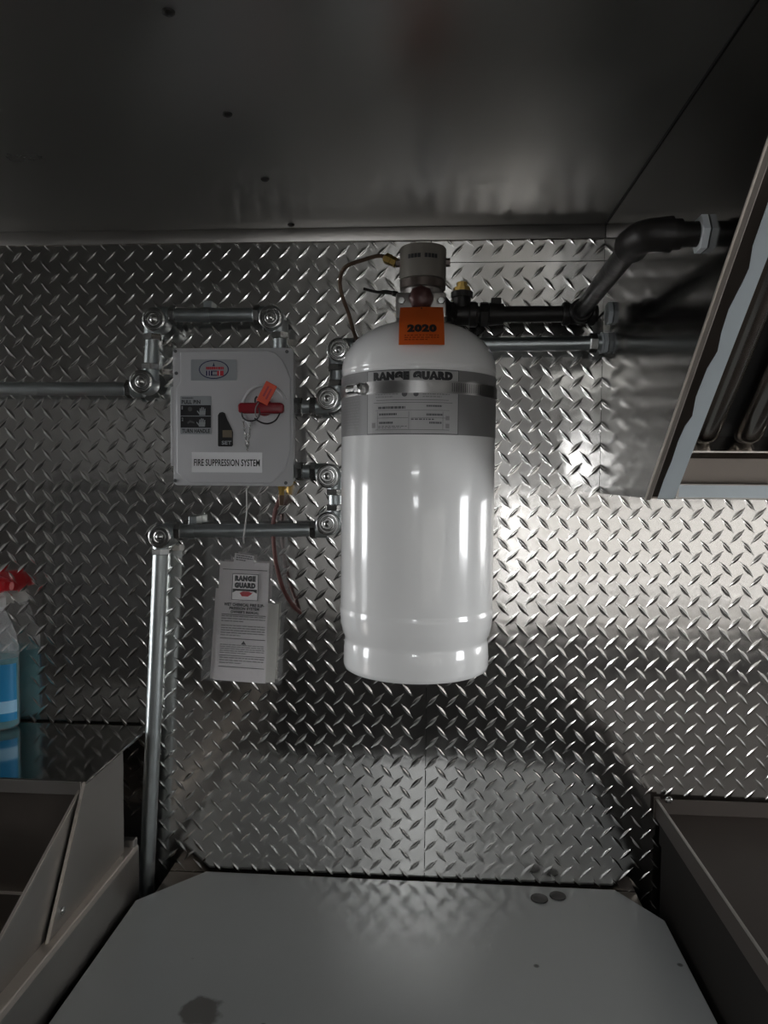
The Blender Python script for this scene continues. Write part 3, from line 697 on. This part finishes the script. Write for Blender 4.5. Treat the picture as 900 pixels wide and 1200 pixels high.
printed('small_print', bars(ua(449), ua(478), vz(479.5), vz(476), 1, .8, .02, 2, 1)+bars(ua(500), ua(516), vz(477), vz(474.5), 1, .8, .02, 4, 1)+bars(ua(450), ua(469), vz(487), vz(484), 1, .8, .02, 6, 1)+bars(ua(500), ua(517), vz(487.5), vz(484.5), 1, .8, .02, 7, 1)+bars(ua(450), ua(465), vz(497), vz(494), 1, .8, .02, 8, 1)+bars(ua(503), ua(516), vz(497), vz(494), 1, .8, .02, 9, 1)+bars(ua(449), ua(480), vz(502.5), vz(499), 2, .4, .03, 10, .8)+bars(ua(484), ua(515), vz(493.5), vz(490.5), 1, .5, .03, 12, .8), O, 'ink_grey', lb)
printed('fine_print', bars(ua(446), ua(470), vz(467), vz(461), 2, .4, .03, 21, .8)+bars(ua(496), ua(524), vz(467), vz(461), 2, .4, .03, 22, .7)+bars(ua(405), ua(427), vz(504), vz(466), 11, .4, .03, 23, .8)+bars(ua(405), ua(420), vz(444), vz(438), 2, .5, .03, 24, .8), O, 'ink_soft', lb)
circ = lambda px, py, r: [(ua(px)+r*math.cos(t*math.pi/7), vz(py)+r*math.sin(t*math.pi/7)) for t in range(14)]
printed('approval_marks', [circ(477, 461.5, .0032), circ(489, 461.5, .0030)], O, 'ink_grey', lb)
printed('check_boxes', [rect(ua(442), ua(446), vz(501), vz(495)), rect(ua(520), ua(524), vz(492), vz(487)), rect(ua(520), ua(524), vz(501.5), vz(496))], O, 'ink_soft', lb)
# clamp strap, worm housing and wall bracket
zst = vz(453.0); sh = .0070
shell('clamp_strap', 0, 2*math.pi*CR*.9999, zst-sh, zst+sh, .0016, 'strap', cy, 96)
printed('strap_slots', [rect(ua(526+2.3*i), ua(526+2.3*i)+.0009, zst-.005, zst+.005) for i in range(14)], oncyl(.0019), 'ink_grey', cy)
wq = oncyl(.005)(ua(425), zst); wd = Vector((math.cos(ua(425)/CR), math.sin(ua(425)/CR), 0))
wn = cy
MB().tube([wq-wd*.012, wq-wd*.011, wq+wd*.004, wq+wd*.005], [.0045, .0055, .0055, .0045], n=14).tube([wq+wd*.005, wq+wd*.006, wq+wd*.0115, wq+wd*.012], [.0060, .0072, .0072, .0058], n=6).build('worm_screw', 'chrome', cy)
MB().box(ax-.04, ax+.04, ay+CR*.90, -.0005, zst-.02, zst+.02, bev=.002).build('wall_bracket', 'galv', cy)
# control head and valve on top
hxp = at(495.5, 320, 'y', ay).x; HR = .0287
def hzv(py): return at(495.5, py, 'y', ay-HR).z
MB().lathe([(HR*.9, hzv(323)), (HR, hzv(322)), (HR, hzv(285)), (HR*.97, hzv(284)+.0006), (.0001, hzv(284)+.0006)], (hxp, ay, 0), n=48).build('control_head', 'headplastic', cy)
chd = cy.children[-1]
MB().lathe([(HR*.80, hzv(334)), (HR*.985, hzv(333)), (HR*.985, hzv(323.5)), (HR*.95, hzv(323))], (hxp, ay, 0), n=48).build('head_ring', 'headband', cy)
def onhead(u, v): a = u/HR; return Vector((hxp+(HR+.0004)*math.sin(a), ay-(HR+.0004)*math.cos(a), v))
printed('head_print', [[(-.0185+.0042*i, hzv(301.2)), (-.0185+.0042*i+.0036, hzv(301.2)), (-.0185+.0042*i+.0036, hzv(296.2)), (-.0185+.0042*i, hzv(296.2))] for i in (0, 1, 2, 3, 5, 6, 7, 8)], onhead, 'ink', chd)
for s in (1, -1):
    q = Vector((hxp+s*HR, ay, hzv(300)))
    MB().tube([q-Vector((s*.003, 0, 0)), q+Vector((s*.005, 0, 0))], .0052, n=6).build('side_port', 'headband', cy)
zv = hzv(334)
MB().lathe([(.0215, ztop+.006), (.0215, zv-.020), (.0235, zv-.018), (.0235, zv+.002), (.02, zv+.004)], (hxp, ay, 0), n=32).build('valve_body', 'steel', cy)
MB().box(at(464, 350, 'y', ay-.02).x, at(523, 350, 'y', ay-.02).x, ay-.024, ay+.024, hzv(372), hzv(341), bev=.003, seg=2).build('valve_flange', 'steel', cy)
for px in (470.5, 517):
    q = at(px, 352.5, 'y', ay-.0245)
    MB().lathe([(.0050, -.002), (.0050, .0022), (.0040, .0032), (.0001, .0034)], q, axis='y', n=6, sgn=-1).build('flange_bolt', 'chrome', cy)
q = at(493.5, 349, 'y', ay-.036)
MB().lathe([(.0125, -.018), (.0148, -.012), (.0150, .002), (.0120, .0062), (.0070, .0085), (.0001, .0092)], q, axis='y', n=8, sgn=-1).build('gauge_cap', 'maroon', cy)
q = at(440, 342, 'y', ay)
MB().tube(bezier([at(426, 338.5, 'y', ay), at(441, 342, 'y', ay), at(455, 342.5, 'y', ay), at(466, 345, 'y', ay)]), [.0018]*15+[.0026]*10+[.0036]*6, n=8).build('release_lever', 'iron', cy)
# black outlet is part of the discharge piping
# orange tag hung on the valve
ot = thing('inspection_tag', at(494, 404, 'y', -.2555), 'orange inspection tag marked 2020 hanging on the cylinder valve', 'tag')
tprof = [at(494, p_, 'y', y_) for p_, y_ in ((404, -.2555), (391, -.2475), (380, -.2405), (376, -.2360), (368, -.2180), (360, -.1990))]
tk = [0, 13, 24, 28, 36, 44]
def tag_pt(px, k, lift=0.):
    """k pixels up from the lower edge of the card."""
    i = max(j for j in range(len(tk)-1) if tk[j] <= max(k, 0)); f_ = (k-tk[i])/(tk[i+1]-tk[i])
    q_ = tprof[i].lerp(tprof[i+1], f_); u_ = (px-493.8)/26.5
    return Vector((q_.x+u_*.0255, q_.y-.0015+.0022*u_*u_-lift, q_.z))
bm = bmesh.new(); rows = []
for k in (0, 6, 13, 19, 24, 28, 36, 44):
    rows.append([bm.verts.new(tag_pt(467.3+53*i/8, k)) for i in range(9)])
for a, b in zip(rows, rows[1:]):
    for i in range(8): bm.faces.new((a[i], a[i+1], b[i+1], b[i]))
bmesh.ops.solidify(bm, geom=bm.faces[:], thickness=.0004)
me = bpy.data.meshes.new('tag_card'); bm.to_mesh(me); bm.free(); link('tag_card', me, 'orange', ot)
TM = lambda u, v: tag_pt(u, v, .0009)
lettering('2020', 477, 511.5, 14.5, 23.6, TM, 'ink', ot, .075)
printed('tag_print', bars(474, 514, 4, 11.5, 3, .5, .03, 31, .7), TM, 'orange_ink', ot)
MB().tube([(hxp, ay-.0235, tprof[-1].z+.003), tag_pt(493.8, 42)], .0012, n=8).build('tag_wire', 'iron', ot)

# ------------------------------------------------------------------ copper line from the control head
cpts = [Vector((hxp-HR-.004, ay, hzv(300))), at(447, 300, 'y', ay+.005), at(425, 305, 'y', ay+.012), at(405, 313, 'y', ay+.02), at(398.5, 328, 'y', ay+.03), at(401, 347, 'y', ay+.035), at(408, 366, 'y', ay+.045), at(415, 390, 'y', ay+.055), at(424, 410, 'y', ay+.080)]
co = thing('copper_line', cpts[0], 'thin aged copper line looping from the control head behind the white cylinder', 'tube')
MB().tube(bezier(cpts), .0026, n=10).build('tube', 'copper', co)
d = (cpts[1]-cpts[0]).normalized()
MB().tube([cpts[0], cpts[0]+d*.007], .0060, n=6).tube([cpts[0]+d*.006, cpts[0]+d*.008, cpts[0]+d*.016, cpts[0]+d*.019], [.004, .0066, .0066, .003], n=6).build('flare_nut', 'brass', co)

# ------------------------------------------------------------------ black iron discharge piping
PY_ = -.052; PR = .0110
z_p = at(640, 368, 'y', PY_).z
dp = thing('discharge_piping', (at(600, 368, 'y', PY_).x, PY_, z_p), 'black iron discharge pipe from cylinder valve to range hood', 'pipe')
def xp(px): return at(px, 368, 'y', PY_).x
def xt(a, b, r, n=20): return [Vector((xp(a), PY_, z_p)), Vector((xp(b), PY_, z_p))]
MB().tube([(xp(508), PY_, z_p), (xp(700), PY_, z_p)], PR, n=20).build('pipe', 'iron', dp)
MB().tube([Vector((hxp+.015, ay+.012, z_p)), Vector((xp(522), PY_-.02, z_p)), Vector((xp(530), PY_, z_p))], .013, n=16).build('valve_outlet', 'iron', dp)
MB().lathe([(.0150, 0), (.0172, .003), (.0172, .010), (.0150, .012), (.0150, .030), (.0172, .032), (.0172, .040), (.0150, .043)], (xp(523), PY_, z_p), axis='x', n=24).lathe([(.0125, 0), (.0125, .018), (.0150, .019), (.0150, .026), (.0130, .027)], (xp(541), PY_, z_p+.004), n=20).build('tee_fitting', 'iron', dp)
MB().lathe([(.0105, 0), (.0118, .001), (.0118, .006), (.0075, .007), (.0075, .013), (.0060, .014), (.0001, .014)], (xp(541), PY_, z_p+.030), n=10).build('vent_plug', 'brass', dp)
tag(dp.children[-1], 'yellow brass plug')
MB().tube([(xp(562), PY_, z_p), (xp(563), PY_, z_p), (xp(572), PY_, z_p), (xp(573), PY_, z_p)], [.014, .0165, .0165, .014], n=8).tube([(xp(573), PY_, z_p), (xp(590), PY_, z_p)], [.0155, .0140], n=20).box(xp(575), xp(587), PY_-.006, PY_+.006, z_p+.012, z_p+.0215, bev=.001).build('pipe_union', 'iron', dp)
txp = xp(678)
MB().lathe([(.0140, -.022), (.0158, -.020), (.0158, -.014), (.0140, -.012), (.0140, .012), (.0158, .014), (.0158, .020), (.0140, .022)], (txp, PY_, z_p), axis='x', n=24).lathe([(.0140, 0), (.0140, .016), (.0158, .018), (.0158, .024), (.0140, .026)], (txp, PY_, z_p), axis='y', n=24, sgn=-1).build('tee_fitting', 'iron', dp)
EYp = -.398; ep = at(748, 279, 'y', EYp)
MB().tube([(txp, PY_-.015, z_p), (ep.x, EYp+.020, ep.z)], PR, n=20).build('pipe', 'iron', dp)
bend = [Vector((ep.x, EYp+.024, ep.z))]+[Vector((ep.x+.014-.014*math.cos(R(t)), EYp+.008-.014*math.sin(R(t))*1.2, ep.z)) for t in range(0, 91, 15)]+[Vector((ep.x+.026, EYp-.0088, ep.z))]
MB().tube(bend, [.0158, .0145]+[.0145]*(len(bend)-3)+[.0158], n=20).build('elbow_fitting', 'iron', dp)
MB().tube([(ep.x+.02, EYp-.0088, ep.z), (hx-.0005, EYp-.0088, ep.z)], PR, n=20).build('pipe', 'iron', dp)
MB().tube([(ep.x+.026, EYp-.0088, ep.z), (ep.x+.034, EYp-.0088, ep.z)], .0135, n=20).build('pipe_collar', 'iron', dp)
for (yy, zz, rr) in ((EYp-.0088, ep.z, .0168), (PY_, z_p, .0160)):
    tag(MB().lathe([(rr*.9, 0), (rr, .0006), (rr, .0060), (rr*.9, .0068)], (hx-.0001, yy, zz), axis='x', n=6, sgn=-1).build('hood_locknut', 'zincnut', dp), 'pale zinc locknut')

# ------------------------------------------------------------------ string, bag, papers, manual
def wy(px, py, y): return at(px, py, 'y', y)
cz2 = wy(287, 623, CY).z
stp = [wy(289, 572, -.043), wy(289, 600, -.043), wy(287, 618, -.0435), wy(285.5, 629, -.041), wy(286, 636, -.020)]
MB_ = MB().tube(bezier(stp), .0012, n=6)
tag(MB_.build('bag_string', 'string', origin=stp[0]), 'white string hanging under the grey control box and tied to the bag', 'string')
def quad_sheet(name, px, y0, y1, m, parent, nx=8, nz=14, wob=0., th=.0004, origin=None):
    """A thin sheet through four pixel corners (tl, tr, br, bl) in the plane between y0 (top) and y1 (bottom)."""
    bm = bmesh.new(); rnd = random.Random(len(name)+nx); rows = []
    tl_, tr_, br_, bl_ = [Vector(at(p[0], p[1], 'y', y)) for p, y in zip(px, (y0, y0, y1, y1))]
    for j in range(nz+1):
        row = []
        for i in range(nx+1):
            u, v = i/nx, j/nz; p = (tl_.lerp(tr_, u)).lerp(bl_.lerp(br_, u), v)
            p.y += wob*(math.sin(u*9+v*5+len(name))*.5+math.sin(v*13-u*4)*.35)
            row.append(bm.verts.new(p))
        rows.append(row)
    for a, b in zip(rows, rows[1:]):
        for i in range(nx): bm.faces.new((a[i], b[i], b[i+1], a[i+1]))
    bmesh.ops.solidify(bm, geom=bm.faces[:], thickness=th)
    me = bpy.data.meshes.new(name); bm.to_mesh(me); bm.free()
    return link(name, me, m, parent, smooth=60, origin=origin)
bg = thing('document_bag', wy(286, 640, -.012), 'clear plastic bag of papers hanging below the grey control box', 'bag')
quad_sheet('front_sheet', ((241, 629), (338, 629), (330, 803), (235, 797)), -.0165, -.0185, 'bag', bg, 14, 22, .0022, .0002)
quad_sheet('back_sheet', ((242, 629), (337, 629), (329, 802), (236, 796)), -.0050, -.0050, 'bag', bg, 6, 8, .0004, .0002)
MB().tube([wy(241, 629, -.014), wy(338, 629, -.014)], .0012, n=6).build('zip_strip', 'bag', bg)
pp = [('folded_leaflet', ((253, 689), (262, 690), (258, 797), (246, 795)), -.0085, -.0090, 'paper', 'white leaflet edge showing left of the manual in the bag'),
      ('folded_leaflet', ((310, 706), (327, 708), (322, 800), (300, 799)), -.0085, -.0090, 'paper2', 'cream leaflet showing right of the manual in the bag')]
for nm, q_, y0, y1, m_, lab in pp:
    o = quad_sheet(nm, q_, y0, y1, m_, None, 2, 3, 0, .0012, origin=wy(*q_[3], y1)); tag(o, lab, 'leaflet', 'leaflets in the bag')
mn = thing('owners_manual', wy(282, 798, -.0125), 'white printed owners manual inside the clear bag', 'manual')
cor = ((258, 657.5), (315.5, 660), (311, 801), (250.5, 796.5))
quad_sheet('front_cover', cor, -.0115, -.0130, 'paper', mn, 3, 4, 0, .0010)
T0, T1, T2, T3 = [Vector(at(p_[0], p_[1], 'y', y_)) for p_, y_ in zip(cor, (-.0115, -.0115, -.0130, -.0130))]
def MP(u, v, lift=.0007): q_ = (T0.lerp(T1, u)).lerp(T3.lerp(T2, u), v); return Vector((q_.x, q_.y-lift-.0006, q_.z))
MF = lambda u, v: MP(u, 1-v); MF2 = lambda u, v: MP(u, 1-v, .0010)
# v runs upward from the bottom: 0..1
def mv(py): return 1-(py-659)/139.
printed('logo_frame', [rect(.27, .80, mv(703), mv(672.5))], MF, 'ink', mn)
printed('logo_field', [rect(.282, .788, mv(702.4), mv(673.1))], MF2, 'paper', mn)
MF3 = lambda u, v: MP(u, 1-v, .0013)
lettering('RANGE', .325, .745, mv(681.0), mv(674.4), MF3, 'ink', mn, .095)
lettering('GUARD', .325, .745, mv(689.0), mv(682.4), MF3, 'ink', mn, .095)
printed('logo_arch', [[(.29, mv(690)), (.775, mv(690)), (.775, mv(694.5)), (.70, mv(692.3)), (.36, mv(692.3)), (.29, mv(694.5))]], MF3, 'ink', mn)
printed('logo_red', [[(.43, mv(694.5)), (.50, mv(692.6)), (.62, mv(692.6)), (.66, mv(694)), (.70, mv(693.2)), (.66, mv(696)), (.60, mv(698.4)), (.48, mv(698.4))]], MF3, 'ink_red', mn)
lettering('WET CHEMICAL FIRE SUP-', .13, .93, mv(710.2), mv(706.6), MF, 'ink', mn, .05)
lettering('PRESSION SYSTEM', .24, .83, mv(714.4), mv(711.0), MF, 'ink', mn, .05)
lettering("OWNER'S MANUAL", .27, .83, mv(718.6), mv(715.2), MF, 'ink', mn, .05)
printed('rule_lines', [rect(.07, .97, mv(668.2), mv(667.5)), rect(.09, .97, mv(720.6), mv(719.8)), rect(.08, .97, mv(748.5), mv(747.7)), rect(.08, .97, mv(768.4), mv(767.7)), rect(.08, .97, mv(781.6), mv(780.9))], MF, 'ink', mn)
printed('small_print', bars(.09, .96, mv(730), mv(721.5), 3, .42, .012, 41, .5)+bars(.09, .96, mv(746.5), mv(732.5), 5, .42, .012, 42, .45)+bars(.09, .96, mv(766.8), mv(755), 5, .42, .012, 43, .6)+bars(.09, .96, mv(779), mv(770), 3, .42, .012, 44, .5), MF, 'ink_soft', mn)
printed('warning_triangle', [[(.50, mv(754.5)), (.60, mv(754.5)), (.55, mv(750))]], MF, 'ink', mn)
sl = quad_sheet('paper_slip', ((275.5, 648), (298, 651.5), (296.5, 664), (273.5, 661)), -.0098, -.0104, 'paper', None, 2, 2, 0, .0006, origin=wy(285, 660, -.0104))
tag(sl, 'small white slip poking above the manual in the bag', 'slip')
S_ = [Vector(at(a, b, 'y', -.0108)) for a, b in ((275.5, 648), (298, 651.5), (296.5, 664), (273.5, 661))]
printed('small_print', bars(.1, .93, .3, .9, 3, .5, .03, 51, .6), lambda u, v: (S_[0].lerp(S_[1], u)).lerp(S_[3].lerp(S_[2], u), 1-v)+Vector((0, -.0006, 0)), 'ink_grey', sl)

# ------------------------------------------------------------------ spray bottle on the griddle ledge
lz = 1.118
be = at(21, 853, 'z', lz)
BR = .040
bc = Vector((be.x-BR, -.0305, lz))
OV = Matrix.Translation(bc) @ Matrix.Diagonal((1, .62, 1, 1)) @ Matrix.Translation(-bc)      # the bottle is oval, its flat side to the wall
sb = thing('spray_bottle', bc, 'clear spray bottle of teal cleaner with red trigger on the griddle ledge', 'bottle')
def bz(py): return at(20, py, 'y', bc.y).z
def rprof(pairs): return [(r, z) for r, z in pairs]
MB().lathe(rprof([(BR*.9, lz+.0005), (BR, lz+.006), (BR, bz(765)), (BR*.93, bz(745)), (BR*.62, bz(722)), (BR*.42, bz(711)), (BR*.38, bz(706)), (.0001, bz(706))]), (bc.x, bc.y, 0), n=40).squash(OV).build('bottle_shell', 'clear', sb, smooth=60)
MB().lathe(rprof([(BR*.86, lz+.0015), (BR*.965, lz+.0065), (BR*.965, bz(770)), (.0001, bz(770))]), (bc.x, bc.y, 0), n=40).squash(OV).build('liquid', 'liquid', sb, smooth=60)
MB().lathe([(BR+.0002, lz+.014), (BR+.0006, lz+.014), (BR+.0006, bz(776)), (BR+.0002, bz(776))], (bc.x, bc.y, 0), n=40, a0=R(-200), a1=R(-10)).squash(OV).build('front_label', 'bluelabel', sb)
MB().lathe([(BR+.0007, lz+.026), (BR+.0009, lz+.026), (BR+.0009, lz+.044), (BR+.0007, lz+.044)], (bc.x, bc.y, 0), n=30, a0=R(-150), a1=R(-10)).squash(OV).build('label_stripe', 'lightlabel', sb)
MB().lathe([(BR*.45, bz(713)), (BR*.50, bz(712)), (BR*.50, bz(701)), (BR*.42, bz(699)), (.0001, bz(699))], (bc.x, bc.y, 0), n=24).build('collar', 'whiteplastic', sb)
nx_ = at(9, 686, 'y', bc.y).x
MB().prism([(bc.x-.030, bz(700)), (bc.x-.034, bz(684)), (bc.x-.022, bz(676)), (nx_-.018, bz(675)), (nx_-.002, bz(680)), (nx_, bz(684)), (nx_-.001, bz(692)), (nx_-.010, bz(694)), (bc.x+.014, bz(697)), (bc.x+.010, bz(701))], 'y', bc.y-.010, bc.y+.010, bev=.003, seg=2).build('sprayer_head', 'redcap', sb)
MB().tube([(nx_-.002, bc.y, bz(687)), (nx_+.006, bc.y, bz(687))], [.008, .0065], n=16).build('nozzle', 'redcap', sb)
MB().prism([(nx_-.020, bz(696)), (nx_-.010, bz(694)), (nx_-.014, bz(704)), (nx_-.010, bz(716)), (nx_-.013, bz(717)), (nx_-.019, bz(706))], 'y', bc.y-.007, bc.y+.007, bev=.0015).build('trigger', 'whiteplastic', sb)
